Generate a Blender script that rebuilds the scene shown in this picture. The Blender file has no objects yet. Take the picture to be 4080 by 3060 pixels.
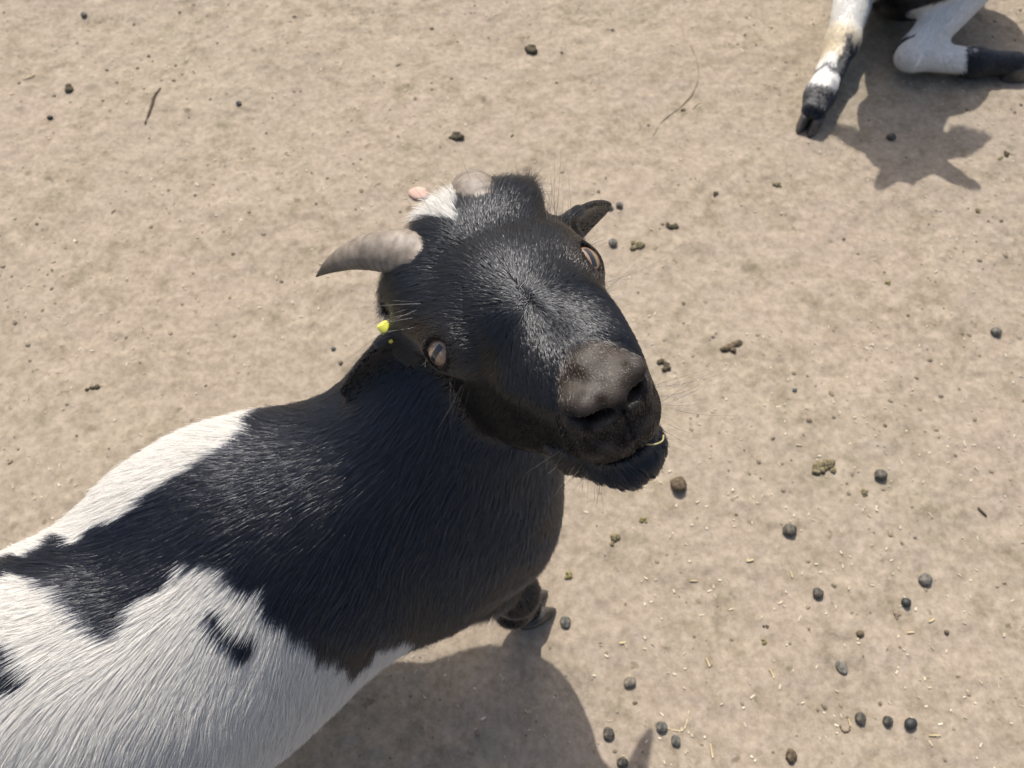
import bpy, math, random
import numpy as np
from mathutils import Vector, Matrix

rng = np.random.default_rng(11)
random.seed(11)
scene = bpy.context.scene
col = scene.collection

# ------------------------------------------------------------------ camera, world, sun, exposure
CAM_H, PITCH = 0.92, math.radians(62)
cam_d = bpy.data.cameras.new('camera')
cam = bpy.data.objects.new('camera', cam_d)
col.objects.link(cam)
cam.location = (0, 0, CAM_H)
cam.rotation_euler = (math.pi / 2 - PITCH, 0, 0)
cam_d.sensor_width = 36.0
cam_d.lens = 36.0 * 3024 / 4080
cam_d.clip_start = 0.02
cam_d.clip_end = 500
cam_d.dof.use_dof = True
cam_d.dof.focus_distance = 0.46
cam_d.dof.aperture_fstop = 12.0
scene.camera = cam

SUN_DIR = np.array([-.077, .327, .455])
SUN_DIR /= np.linalg.norm(SUN_DIR)
SUN_EL = math.asin(SUN_DIR[2])
SUN_AZ = math.atan2(SUN_DIR[0], SUN_DIR[1])
world = bpy.data.worlds.new('World')
scene.world = world
world.use_nodes = True
wn = world.node_tree
sky = wn.nodes.new('ShaderNodeTexSky')
sky.sky_type = 'NISHITA'
sky.sun_disc = False
sky.sun_elevation = SUN_EL
sky.sun_rotation = SUN_AZ % (2 * math.pi)
sky.air_density = 1.0
sky.dust_density = 4.5
sky.ozone_density = 1.0
wn.links.new(sky.outputs[0], wn.nodes['Background'].inputs[0])
wn.nodes['Background'].inputs[1].default_value = 0.13
sun_d = bpy.data.lights.new('sun', 'SUN')
sun_d.energy = 3.9
sun_d.angle = math.radians(0.53)
sun_d.color = (1.0, 0.965, 0.90)
sun = bpy.data.objects.new('sun', sun_d)
col.objects.link(sun)
sun.rotation_euler = Vector(SUN_DIR.tolist()).to_track_quat('Z', 'Y').to_euler()
sun.location = (-1, 3, 5)
scene.view_settings.view_transform = 'Standard'
scene.view_settings.look = 'None'
scene.view_settings.gamma = 1.0
scene.view_settings.use_curve_mapping = False
scene.view_settings.exposure = 0.33
scene.render.engine = 'CYCLES'
scene.cycles.max_bounces = 10
scene.cycles.transmission_bounces = 8
scene.cycles.glossy_bounces = 5
scene.cycles.sample_clamp_indirect = 6
scene.cycles.use_denoising = True
scene.cycles.denoiser = 'OPENIMAGEDENOISE'
scene.cycles.denoising_input_passes = 'RGB_ALBEDO_NORMAL'
scene.cycles_curves.shape = 'RIBBONS'
scene.cycles_curves.subdivisions = 2
FUR = 1.0          # coat density

# ------------------------------------------------------------------ helpers
def tag(o, label=None, cat=None, group=None, kind=None):
    if label: o['label'] = label
    if cat: o['category'] = cat
    if group: o['group'] = group
    if kind: o['kind'] = kind
    return o

def empty(name, loc):
    o = bpy.data.objects.new(name, None)
    o.empty_display_size = 0.05
    col.objects.link(o)
    o.location = loc
    return o

def link_mesh(name, V, F, mat, parent=None, smooth=True, colors=None, loc=None):
    me = bpy.data.meshes.new(name)
    V = np.asarray(V, np.float64)
    if loc is not None:
        V = V - np.asarray(loc)
    if isinstance(F, np.ndarray):
        me.vertices.add(len(V)); me.vertices.foreach_set('co', V.astype(np.float32).ravel())
        n = F.shape[1]
        me.loops.add(F.size); me.loops.foreach_set('vertex_index', F.astype(np.int32).ravel())
        me.polygons.add(len(F)); me.polygons.foreach_set('loop_start', np.arange(0, F.size, n, dtype=np.int32))
        me.update(calc_edges=True); me.validate()
    else:
        me.from_pydata(V.tolist(), [], [list(f) for f in F])
    if smooth:
        me.polygons.foreach_set('use_smooth', np.ones(len(me.polygons), bool))
    if colors is not None:
        a = me.attributes.new('hair_color', 'FLOAT_COLOR', 'POINT')
        c4 = np.ones((len(V), 4), np.float32); c4[:, :3] = colors
        a.data.foreach_set('color', c4.ravel())
    me.materials.append(mat)
    o = bpy.data.objects.new(name, me)
    col.objects.link(o)
    if loc is not None:
        o.location = loc
    if parent:
        set_parent(o, parent)
    return o

def set_parent(o, p):
    o.parent = p
    m = Matrix.Identity(4)
    chain = []
    q = p
    while q is not None:
        chain.append(q); q = q.parent
    for q in reversed(chain):
        m = m @ q.matrix_parent_inverse @ q.matrix_basis if q.parent else q.matrix_basis.copy()
    o.matrix_parent_inverse = m.inverted()

def unit(v):
    v = np.asarray(v, float)
    return v / (np.linalg.norm(v, axis=-1, keepdims=True) + 1e-12)

def smooth01(a, b, x):
    t = np.clip((x - a) / (b - a), 0, 1)
    return t * t * (3 - 2 * t)

# value noise --------------------------------------------------------
_lat = np.random.default_rng(5).random((64, 64, 64)).astype(np.float32)
def vnoise(p):
    p = np.asarray(p, np.float64)
    i = np.floor(p).astype(np.int64); f = (p - i)
    f = f * f * (3 - 2 * f)
    i0 = i & 63; i1 = (i + 1) & 63
    r = 0
    for dx in (0, 1):
        wx = f[:, 0] if dx else 1 - f[:, 0]; ix = (i1 if dx else i0)[:, 0]
        for dy in (0, 1):
            wy = f[:, 1] if dy else 1 - f[:, 1]; iy = (i1 if dy else i0)[:, 1]
            for dz in (0, 1):
                wz = f[:, 2] if dz else 1 - f[:, 2]; iz = (i1 if dz else i0)[:, 2]
                r = r + wx * wy * wz * _lat[ix, iy, iz]
    return r * 2 - 1

def fbm(p, oct=4, gain=.5):
    a, s, r = 1., 1., 0
    for k in range(oct):
        r = r + a * vnoise(p * s + 17.3 * k); a *= gain; s *= 2.03
    return r

# signed distances ---------------------------------------------------
def rcone(p, a, b, ra, rb):
    a = np.asarray(a, np.float32); b = np.asarray(b, np.float32)
    ab = b - a; pa = p - a
    h = np.clip(pa @ ab / (ab @ ab), 0, 1)
    d = np.sqrt(np.maximum(((pa - h[:, None] * ab) ** 2).sum(1), 0))
    return d - (ra + (rb - ra) * h)

def ell(p, c, r, R=None):
    q = p - np.asarray(c, np.float32)
    if R is not None:
        q = q @ np.asarray(R, np.float32).T
    r = np.asarray(r, np.float32)
    k0 = np.sqrt(((q / r) ** 2).sum(1)); k1 = np.sqrt(((q / (r * r)) ** 2).sum(1)) + 1e-9
    return k0 * (k0 - 1) / k1

def smin(a, b, k):
    h = np.maximum(k - np.abs(a - b), 0) / k
    return np.minimum(a, b) - h * h * k * .25

def smax(a, b, k):
    return -smin(-a, -b, k)

def mesh_sdf(fn, lo, hi, h, coarse=5):
    lo = np.asarray(lo, float); hi = np.asarray(hi, float)
    nc = np.ceil((hi - lo) / (h * coarse)).astype(int)
    n = nc * coarse
    H = h * coarse
    g = np.stack(np.meshgrid(*[np.arange(k) for k in nc], indexing='ij'), -1).reshape(-1, 3)
    d = fn((lo + (g + .5) * H - .5 * h).astype(np.float32))
    A = np.empty(n, np.float32)
    S = np.where(d > 0, 1., -1.).reshape(nc)
    A[:] = S.repeat(coarse, 0).repeat(coarse, 1).repeat(coarse, 2)
    keep = g[np.abs(d) < H * 1.7]
    off = np.stack(np.meshgrid(*[np.arange(coarse)] * 3, indexing='ij'), -1).reshape(-1, 3)
    for k in range(0, len(keep), 4000):
        idx = (keep[k:k + 4000, None, :] * coarse + off[None]).reshape(-1, 3)
        A[idx[:, 0], idx[:, 1], idx[:, 2]] = fn((lo + idx * h).astype(np.float32))
    # naive surface nets
    B = A < 0
    cs = [B[x:n[0] - 1 + x, y:n[1] - 1 + y, z:n[2] - 1 + z] for x in (0, 1) for y in (0, 1) for z in (0, 1)]
    cnt = sum(c.astype(np.int8) for c in cs)
    cell = np.argwhere((cnt > 0) & (cnt < 8))
    ids = np.full(n - 1, -1, np.int64); ids[tuple(cell.T)] = np.arange(len(cell))
    acc = np.zeros((len(cell), 3)); num = np.zeros(len(cell))
    corners = [(x, y, z) for x in (0, 1) for y in (0, 1) for z in (0, 1)]
    val = [A[cell[:, 0] + x, cell[:, 1] + y, cell[:, 2] + z] for x, y, z in corners]
    for i in range(8):
        for j in range(i + 1, 8):
            dd = np.array(corners[j]) - np.array(corners[i])
            if np.abs(dd).sum() != 1: continue
            m = (val[i] < 0) != (val[j] < 0)
            t = np.where(m, val[i] / np.where(m, val[i] - val[j], 1), 0)
            acc += m[:, None] * (np.array(corners[i]) + t[:, None] * dd); num += m
    V = lo + (cell + acc / num[:, None]) * h
    F = []
    for ax in range(3):
        b, c = (ax + 1) % 3, (ax + 2) % 3
        s0 = [slice(1, -1)] * 3; s1 = [slice(1, -1)] * 3
        s0[ax] = slice(1, n[ax] - 2); s1[ax] = slice(2, n[ax] - 1)
        e = np.argwhere(B[tuple(s0)] != B[tuple(s1)]) + 1
        if not len(e): continue
        eb = np.zeros(3, int); eb[b] = 1; ec = np.zeros(3, int); ec[c] = 1
        q = [ids[tuple((e - o).T)] for o in (0 * eb, eb, eb + ec, ec)]
        q = np.stack(q, 1)
        inside = B[tuple(e.T)]
        q[~inside] = q[~inside][:, ::-1]
        F.append(q)
    F = np.concatenate(F)
    F = F[(F >= 0).all(1)]
    return V, F

def vnormals(V, F):
    n = np.cross(V[F[:, 2]] - V[F[:, 0]], V[F[:, 3]] - V[F[:, 1]])
    N = np.zeros_like(V)
    for k in range(4):
        for c in range(3):
            N[:, c] += np.bincount(F[:, k], n[:, c], len(V))
    return unit(N)

def sample_mesh(V, F, N, dens):
    """random surface points; dens = hairs per m2 per vertex"""
    T = np.concatenate([F[:, [0, 1, 2]], F[:, [0, 2, 3]]])
    ar = .5 * np.linalg.norm(np.cross(V[T[:, 1]] - V[T[:, 0]], V[T[:, 2]] - V[T[:, 0]]), axis=1)
    w = ar * dens[T].mean(1)
    cnt = rng.poisson(w)
    t = np.repeat(np.arange(len(T)), cnt)
    u = rng.random((len(t), 2)); fl = u.sum(1) > 1; u[fl] = 1 - u[fl]
    a, b, c = T[t].T
    W = np.stack([1 - u.sum(1), u[:, 0], u[:, 1]], 1)
    P = V[a] * W[:, :1] + V[b] * W[:, 1:2] + V[c] * W[:, 2:]
    n = unit(N[a] * W[:, :1] + N[b] * W[:, 1:2] + N[c] * W[:, 2:])
    return P, n

def make_curves(name, P, col3, r0, mat, parent, taper=.75):
    """P: (n, k, 3) strands"""
    n, k = P.shape[:2]
    cu = bpy.data.hair_curves.new(name)
    cu.add_curves([k] * n)
    cu.attributes['position'].data.foreach_set('vector', P.astype(np.float32).ravel())
    t = np.linspace(0, 1, k)
    rad = (np.asarray(r0).reshape(-1, 1) * (1 - taper * t ** 1.5)[None]) * np.ones((n, 1))
    ra = cu.attributes.get('radius') or cu.attributes.new('radius', 'FLOAT', 'POINT')
    ra.data.foreach_set('value', rad.astype(np.float32).ravel())
    ca = cu.attributes.new('hair_color', 'FLOAT_COLOR', 'CURVE')
    c4 = np.ones((n, 4), np.float32); c4[:, :3] = col3
    ca.data.foreach_set('color', c4.ravel())
    cu.materials.append(mat)
    o = bpy.data.objects.new(name, cu)
    col.objects.link(o)
    set_parent(o, parent)
    return o

def grow(P, n, d, L, lift, clump, cell, k=5, wild=.12, droop=0.0, droop_dir=(0, 0, -1)):
    """strands from roots P, normals n, combing direction d (any vectors), length L, lift 0..1"""
    d = d + wild * rng.normal(size=d.shape)
    tg = unit(d - n * (d * n).sum(1, keepdims=True))
    tt = np.linspace(0, 1, k)
    lf = np.asarray(lift).reshape(-1, 1)
    out = np.zeros((len(P), k, 3))
    pos = P.copy(); out[:, 0] = pos
    dl = np.asarray(L).reshape(-1, 1) / (k - 1)
    for j in range(1, k):
        a = lf * (1.25 - .75 * tt[j])
        v = unit(tg * np.sqrt(np.maximum(1 - a * a, .02)) + n * a + np.asarray(droop_dir) * droop * tt[j])
        pos = pos + v * dl
        out[:, j] = pos
    if cell is not None:
        cl_ = np.asarray(cell).reshape(-1, 1); key = np.floor((P + 0.35 * cl_ * rng.normal(size=P.shape)) / cl_).astype(np.int64)
        key = (key[:, 0] * 73856093) ^ (key[:, 1] * 19349663) ^ (key[:, 2] * 83492791) ^ (np.rint(cl_[:, 0] * 1e5).astype(np.int64) * 2971215073)
        _, inv = np.unique(key, return_inverse=True)
        m = np.bincount(inv)
        for j in range(1, k):
            off = out[:, j]
            c = np.stack([np.bincount(inv, off[:, a]) / m for a in range(3)], 1)[inv]
            w = (np.asarray(clump).reshape(-1, 1) * tt[j] ** 1.2)
            out[:, j] = off + (c - off) * w
    return out

# ------------------------------------------------------------------ materials
def nodes_of(m):
    m.use_nodes = True
    nt = m.node_tree
    return nt, nt.nodes['Principled BSDF']

def simple(name, rgb, rough=.6, spec=.5):
    m = bpy.data.materials.new(name)
    nt, b = nodes_of(m)
    b.inputs['Base Color'].default_value = (*rgb, 1)
    b.inputs['Roughness'].default_value = rough
    b.inputs['Specular IOR Level'].default_value = spec
    return m

def noisy(name, c1, c2, scale, rough=.7, bump=.3, detail=6, dist=.002, spec=.4):
    m = bpy.data.materials.new(name)
    nt, b = nodes_of(m)
    tc = nt.nodes.new('ShaderNodeTexCoord')
    nz = nt.nodes.new('ShaderNodeTexNoise'); nz.inputs['Scale'].default_value = scale; nz.inputs['Detail'].default_value = detail
    rp = nt.nodes.new('ShaderNodeValToRGB')
    rp.color_ramp.elements[0].position = .35; rp.color_ramp.elements[1].position = .68
    rp.color_ramp.elements[0].color = (*c1, 1); rp.color_ramp.elements[1].color = (*c2, 1)
    bp = nt.nodes.new('ShaderNodeBump'); bp.inputs['Strength'].default_value = bump; bp.inputs['Distance'].default_value = dist
    nt.links.new(tc.outputs['Object'], nz.inputs['Vector'])
    nt.links.new(nz.outputs['Fac'], rp.inputs['Fac'])
    nt.links.new(rp.outputs['Color'], b.inputs['Base Color'])
    nt.links.new(nz.outputs['Fac'], bp.inputs['Height'])
    nt.links.new(bp.outputs['Normal'], b.inputs['Normal'])
    b.inputs['Roughness'].default_value = rough
    b.inputs['Specular IOR Level'].default_value = spec
    return m

def hair_material():
    m = bpy.data.materials.new('goat_hair')
    m.use_nodes = True
    nt = m.node_tree
    nt.nodes.clear()
    out = nt.nodes.new('ShaderNodeOutputMaterial')
    at = nt.nodes.new('ShaderNodeAttribute'); at.attribute_name = 'hair_color'
    hb = nt.nodes.new('ShaderNodeBsdfHairPrincipled')
    hb.model = 'CHIANG'
    hb.parametrization = 'COLOR'
    hb.inputs['Roughness'].default_value = .15
    hb.inputs['Radial Roughness'].default_value = .45
    hb.inputs['Coat'].default_value = 0.0
    hb.inputs['Random Roughness'].default_value = .3
    hb.inputs['IOR'].default_value = 1.6
    nt.links.new(at.outputs['Color'], hb.inputs['Color'])
    df = nt.nodes.new('ShaderNodeBsdfDiffuse'); tr = nt.nodes.new('ShaderNodeBsdfTranslucent')
    nt.links.new(at.outputs['Color'], df.inputs[0]); nt.links.new(at.outputs['Color'], tr.inputs[0])
    m1 = nt.nodes.new('ShaderNodeMixShader'); m1.inputs[0].default_value = .48
    nt.links.new(df.outputs[0], m1.inputs[1]); nt.links.new(tr.outputs[0], m1.inputs[2])
    bw = nt.nodes.new('ShaderNodeRGBToBW'); nt.links.new(at.outputs['Color'], bw.inputs[0])
    mr = nt.nodes.new('ShaderNodeMapRange'); mr.inputs[1].default_value = .15; mr.inputs[2].default_value = .6
    mr.inputs[3].default_value = 0; mr.inputs[4].default_value = .90
    nt.links.new(bw.outputs[0], mr.inputs[0])
    m2 = nt.nodes.new('ShaderNodeMixShader')
    nt.links.new(mr.outputs[0], m2.inputs[0]); nt.links.new(hb.outputs[0], m2.inputs[1]); nt.links.new(m1.outputs[0], m2.inputs[2])
    nt.links.new(m2.outputs[0], out.inputs[0])
    return m

def skin_material():
    m = bpy.data.materials.new('goat_skin')
    nt, b = nodes_of(m)
    at = nt.nodes.new('ShaderNodeAttribute'); at.attribute_name = 'hair_color'
    nt.links.new(at.outputs['Color'], b.inputs['Base Color'])
    tc = nt.nodes.new('ShaderNodeTexCoord')
    nz = nt.nodes.new('ShaderNodeTexNoise'); nz.inputs['Scale'].default_value = 900; nz.inputs['Detail'].default_value = 4
    bp = nt.nodes.new('ShaderNodeBump'); bp.inputs['Strength'].default_value = .6; bp.inputs['Distance'].default_value = .0006
    nt.links.new(tc.outputs['Object'], nz.inputs['Vector'])
    nt.links.new(nz.outputs['Fac'], bp.inputs['Height'])
    nt.links.new(bp.outputs['Normal'], b.inputs['Normal'])
    bw = nt.nodes.new('ShaderNodeRGBToBW'); nt.links.new(at.outputs['Color'], bw.inputs[0])
    mr = nt.nodes.new('ShaderNodeMapRange'); mr.inputs[1].default_value = .012; mr.inputs[2].default_value = .024
    mr.inputs[3].default_value = .85; mr.inputs[4].default_value = .54
    nt.links.new(bw.outputs[0], mr.inputs[0]); nt.links.new(mr.outputs[0], b.inputs['Roughness'])
    ms = nt.nodes.new('ShaderNodeMapRange'); ms.inputs[1].default_value = .012; ms.inputs[2].default_value = .024
    ms.inputs[3].default_value = .08; ms.inputs[4].default_value = .32
    nt.links.new(bw.outputs[0], ms.inputs[0]); nt.links.new(ms.outputs[0], b.inputs['Specular IOR Level'])
    return m

def ground_material():
    m = bpy.data.materials.new('bare_earth')
    nt, b = nodes_of(m)
    N = nt.nodes; L = nt.links
    tc = N.new('ShaderNodeTexCoord')
    def noise(scale, detail=5, rough=.6, w=None):
        n = N.new('ShaderNodeTexNoise'); n.inputs['Scale'].default_value = scale
        n.inputs['Detail'].default_value = detail; n.inputs['Roughness'].default_value = rough
        L.new(tc.outputs['Object'], n.inputs['Vector']); return n
    def ramp(src, p0, c0, p1, c1):
        r = N.new('ShaderNodeValToRGB')
        r.color_ramp.elements[0].position = p0; r.color_ramp.elements[1].position = p1
        r.color_ramp.elements[0].color = (*c0, 1); r.color_ramp.elements[1].color = (*c1, 1)
        L.new(src, r.inputs['Fac']); return r
    def mix(fac, a, bb, mode='MIX'):
        x = N.new('ShaderNodeMix'); x.data_type = 'RGBA'; x.blend_type = mode
        if isinstance(fac, float): x.inputs[0].default_value = fac
        else: L.new(fac, x.inputs[0])
        L.new(a, x.inputs[6]); L.new(bb, x.inputs[7]); return x.outputs[2]
    big = noise(2.2, 6, .62)
    base = ramp(big.outputs['Fac'], .38, (.332, .270, .217), .64, (.325, .278, .217))
    rough = noise(9, 5, .62)
    rmask = ramp(rough.outputs['Fac'], .44, (0, 0, 0), .62, (1, 1, 1))
    mid = noise(34, 6, .7)
    midr = ramp(mid.outputs['Fac'], .36, (.170, .140, .092), .60, (.335, .280, .214))
    mm = N.new('ShaderNodeMath'); mm.operation = 'MULTIPLY_ADD'; mm.inputs[1].default_value = .42; mm.inputs[2].default_value = .30
    L.new(rmask.outputs[0], mm.inputs[0])
    c = mix(mm.outputs[0], base.outputs[0], midr.outputs[0])
    fine = noise(120, 5, .7)
    finer = ramp(fine.outputs['Fac'], .36, (.66, .64, .58), .62, (1.12, 1.12, 1.12))
    c = mix(.6, c, finer.outputs[0], 'MULTIPLY')
    # dark organic crumbs trodden into the earth
    cr = noise(52, 3, .5)
    crr = ramp(cr.outputs['Fac'], .665, (0, 0, 0), .74, (1, 1, 1))
    dk = N.new('ShaderNodeRGB'); dk.outputs[0].default_value = (.125, .105, .068, 1)
    mlt = N.new('ShaderNodeMath'); mlt.operation = 'MULTIPLY'; mlt.inputs[1].default_value = .7
    L.new(crr.outputs[0], mlt.inputs[0])
    c = mix(mlt.outputs[0], c, dk.outputs[0])
    L.new(c, b.inputs['Base Color'])
    b.inputs['Roughness'].default_value = .95
    b.inputs['Specular IOR Level'].default_value = .15
    bp = N.new('ShaderNodeBump'); bp.inputs['Strength'].default_value = .7; bp.inputs['Distance'].default_value = .0009
    ad = N.new('ShaderNodeMath'); ad.operation = 'ADD'
    vf = noise(260, 4, .7)
    L.new(fine.outputs['Fac'], ad.inputs[0]); L.new(vf.outputs['Fac'], ad.inputs[1])
    L.new(ad.outputs[0], bp.inputs['Height'])
    L.new(bp.outputs['Normal'], b.inputs['Normal'])
    return m

M_hair = hair_material()
M_skin = skin_material()
M_ground = ground_material()
M_pellet = noisy('dung_dark', (.026, .024, .021), (.150, .128, .098), 210, .75, .6, 3, .0015)
M_pellet_grey = noisy('dung_dry', (.062, .060, .053), (.225, .205, .168), 190, .85, .7, 4, .0015)
M_pellet_brown = noisy('dung_brown', (.055, .038, .024), (.165, .122, .075), 200, .85, .8, 5, .002)
M_crumb = noisy('dung_crumb', (.060, .050, .026), (.260, .215, .120), 320, .9, .9, 5, .002)
M_straw = noisy('straw', (.42, .33, .17), (.66, .56, .36), 60, .6, .2)
M_twig = noisy('twig_bark', (.060, .040, .026), (.150, .108, .072), 150, .8, .5)
M_hoof = noisy('hoof_horn', (.030, .027, .025), (.110, .095, .080), 60, .5, .3)
M_brick = noisy('terracotta', (.46, .30, .24), (.56, .39, .32), 60, .9, .3)

def terrain_z(x, y):
    p = np.stack([x, y, np.zeros_like(x)], 1)
    z = .006 * fbm(p * 5.0, 3) + .0013 * fbm(p * 34.0 + 5, 3, .6)
    q = fbm(p * 75.0 + 31, 2)
    z += .0016 * np.maximum(q, 0)
    return z * smooth01(8, 2.5, np.hypot(x, y - .6))

# ------------------------------------------------------------------ ground: one sheet, fine where the goats stand
def build_ground():
    def axis(a, b, st):
        core = np.arange(a, b + 1e-6, st)
        g = st * 1.25 ** np.arange(1, 46)
        g = np.cumsum(g); g = g[g < 120]
        return np.concatenate([(a - g)[::-1], core, b + g])
    xs = axis(-1.25, 1.25, .0038); ys = axis(-.15, 1.75, .0038)
    X, Y = np.meshgrid(xs, ys, indexing='ij')
    x = X.ravel(); y = Y.ravel()
    V = np.stack([x, y, terrain_z(x, y)], 1)
    nx, ny = len(xs), len(ys)
    i = np.arange(nx * ny).reshape(nx, ny)
    F = np.stack([i[:-1, :-1], i[1:, :-1], i[1:, 1:], i[:-1, 1:]], -1).reshape(-1, 4)
    o = link_mesh('ground', V, F, M_ground)
    tag(o, 'bare trodden beige earth of the goat pen', kind='structure')
build_ground()

# ------------------------------------------------------------------ goats
def eye_frame(s):
    C = np.array([.30, 4.95 * s, .30]) if s < 0 else np.array([.55, 4.75 * s, .30])
    O = unit([.50, .74 * s, .45]) if s < 0 else unit([.62, .50 * s, .60])
    Lg = np.array([.416, .794, .839]) if s < 0 else np.array([.8, 0, -.45])
    return C, O, unit(Lg - O * (Lg @ O))
def ear_frame(s, droop=None):
    if droop is None: droop = .45 if s < 0 else .30
    e1 = unit([-.45, s * .75, -droop])
    nrm = np.array([.62, s * .1, -.35]) ; nrm = unit(nrm - e1 * (nrm @ e1))   # the hollow faces forward and down
    e2 = np.cross(e1, nrm)
    return e1, e2, nrm

def head_sdf(q, ears=True, forelock=True, droop=None):
    """q in cm in the head's own frame: F to the nose, S to its left, U out of the forehead"""
    q0 = q.astype(np.float32)
    q = q0.copy()
    q[:, 1] /= 1.0 + .13 * (1 - smooth01(1.5, 8.5, q0[:, 0]))
    m = q.copy(); m[:, 1] = np.abs(m[:, 1])
    m0 = q0.copy(); m0[:, 1] = np.abs(m0[:, 1])
    d = ell(q, (-3.6, 0, .2), (5.2, 4.6, 4.2))
    d = smin(d, ell(q, (-1.5, 0, 1.1), (5.2, 4.2, 2.6)), 1.5)
    z = q * np.array([1, .98, 1], np.float32)
    d = smin(d, rcone(z, (0, 0, -.9), (8.8, 0, -2.4), 3.9, 2.8), 2.0)
    d = smin(d, ell(q, (3.8, 2.3, -1.3), (4.6, 1.5, 2.1)), 2.4)
    d = smin(d, rcone(q, (-1, 0, 1.4), (8.6, 0, -.5), 2.2, 1.6), 1.5)
    d = smin(d, ell(q, (-6.0, .4, 3.0), (2.5, 3.3, 2.2)), 2.0)
    if forelock: d = smin(d, ell(q, (-4.9, -3.1, 2.0), (2.3, 1.9, 1.9)), 1.5)
    if forelock: d = smin(d, ell(q, (-6.0, 3.3, 2.8), (1.9, 2.0, 1.5)), 2.0)                    # poll under the forelock
    d = smin(d, ell(q, (-3.9, -3.9, .2), (3.2, 1.5, 2.7)), 1.6)
    d = smin(d, ell(m, (-1.8, 3.4, 1.3), (2.8, 1.5, 1.3)), 1.6)                   # brow
    d = smin(d, ell(m, (.2, 3.9, .2), (2.2, 1.3, 1.7)), 1.2)                    # orbit
    d = smin(d, ell(m, (-1.0, 2.9, -5.0), (5.0, 1.9, 3.8)), 1.6)                   # cheek
    d = smin(d, ell(m, (4.0, 1.9, -4.3), (4.6, 1.6, 3.1)), 1.6)
    d = smin(d, rcone(m, (-3.8, 2.3, -7.3), (7.8, .9, -6.0), 2.3, 1.5), 1.6)       # jaw
    d = smin(d, ell(q, (9.6, 0, -3.3), (2.4, 2.85, 2.1)), .8)                     # upper lip
    d = smin(d, ell(q, (10.2, 0, -1.2), (1.75, 2.6, 1.6)), .5)                      # nose
    d = smin(d, ell(m, (10.35, 1.55, -.25), (1.2, 1.0, .72)), .5)                   # nostril wing
    d = smin(d, ell(q, (9.6, 0, -5.5), (2.0, 2.0, 1.5)), .8)                      # chin
    # nostrils and the groove between them
    a1 = unit(np.array([-1.7, 2.3, .35])); a3 = np.array([.1, 0, 1.]); a3 = unit(a3 - a1 * (a3 @ a1)); a2 = np.cross(a3, a1)
    no = ell(m, (11.15, 1.65, -.78), (1.45, 1.3, .36), np.stack([a1, a2, a3]))
    no = np.minimum(no, rcone(m, (11.1, 1.4, -.85), (9.0, 1.2, -1.3), .34, .5))
    d = smax(d, -no, .35)
    def groove(dist, region, w, depth):            # a furrow of even depth following the surface
        return smax(d, -np.maximum(np.maximum(np.abs(dist) - w, -(d + depth)), region), .12)
    d = groove(q[:, 1], np.maximum(9.5 - q[:, 0], np.abs(q[:, 2] + 2.65) - 1.75), .07, .20)
    d = groove(q[:, 2] + 4.45 + .018 * (11.5 - q[:, 0]) ** 2, 6.6 - q[:, 0], .09, .32)
    rim = q[:, 0] - 9.25 + .42 * (q[:, 2] + 1.2) + .10 * q[:, 1] ** 2 * 0
    d = groove(rim, np.maximum(-3.3 - q[:, 2], 7.6 - q[:, 0]), .25, .05)
    # opening of the lids
    for sd in (-1, 1):
        C, O, Lg = eye_frame(sd)
        o = q0 - (C + O * (1.1 if sd < 0 else 1.3)).astype(np.float32)
        d = smin(d, np.linalg.norm(q0 - C.astype(np.float32), axis=1) - 1.42, .5)
        d = smax(d, -ell(o, (0, 0, 0), (1.0, 1.12, .76) if sd < 0 else (1.22, 1.08, .70), np.stack([O, Lg, np.cross(O, Lg)])), .18)
    if ears:
        for s in (-1, 1):
            e1, e2, nn = ear_frame(s, droop)
            base = np.array([-3.8, s * 4.6, .0])
            R = np.stack([e1, e2, nn])
            x = (q0 - base) @ R.T.astype(np.float32)
            t = np.clip(x[:, 0] / 9.8, 0, 1)
            wid = 1.72 * np.maximum(np.sin(np.pi * np.clip(.22 + .78 * t, 0, 1) ** .9), 0) ** .9 * (1 - .25 * t) + .14
            if s > 0: wid = wid * 1.22
            cup = .16 * x[:, 1] ** 2 * (1 - .5 * t)
            zz = x[:, 2] - cup + .9
            dd = np.sqrt(np.maximum(np.abs(x[:, 1]) - wid, 0) ** 2 + np.maximum(np.abs(zz) - .10, 0) ** 2 + np.maximum(np.maximum(x[:, 0] - 9.8, -x[:, 0]), 0) ** 2) - .20
            d = smin(d, dd * .8, .9)
            d = smin(d, rcone(q0, base, base + e1 * 2.5, 1.7, 1.1), .8)
    return d

def tube_mesh(path, radii, seg=28, flat=1.0, ring=None):
    path = np.asarray(path, float); n = len(path)
    T = np.gradient(path, axis=0); T = unit(T)
    ref = np.array([0, 0, 1.]) if abs(T[0] @ np.array([0, 0, 1.])) < .9 else np.array([1., 0, 0])
    V = []
    u = unit(ref - T[0] * (ref @ T[0]))
    for i in range(n):
        u = unit(u - T[i] * (u @ T[i])); w = np.cross(T[i], u)
        a = np.linspace(0, 2 * np.pi, seg, endpoint=False)
        r = radii[i] * (1 if ring is None else ring[i])
        V.append(path[i] + r * (np.cos(a)[:, None] * u * flat + np.sin(a)[:, None] * w))
    V = np.concatenate(V)
    i = np.arange(n * seg).reshape(n, seg)
    F = np.stack([i[:-1], np.roll(i, -1, 1)[:-1], np.roll(i, -1, 1)[1:], i[1:]], -1).reshape(-1, 4)
    F = F[:, ::-1]
    F = F.tolist(); F.append(i[0].tolist()); F.append(i[-1][::-1].tolist())
    return V, F

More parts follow.
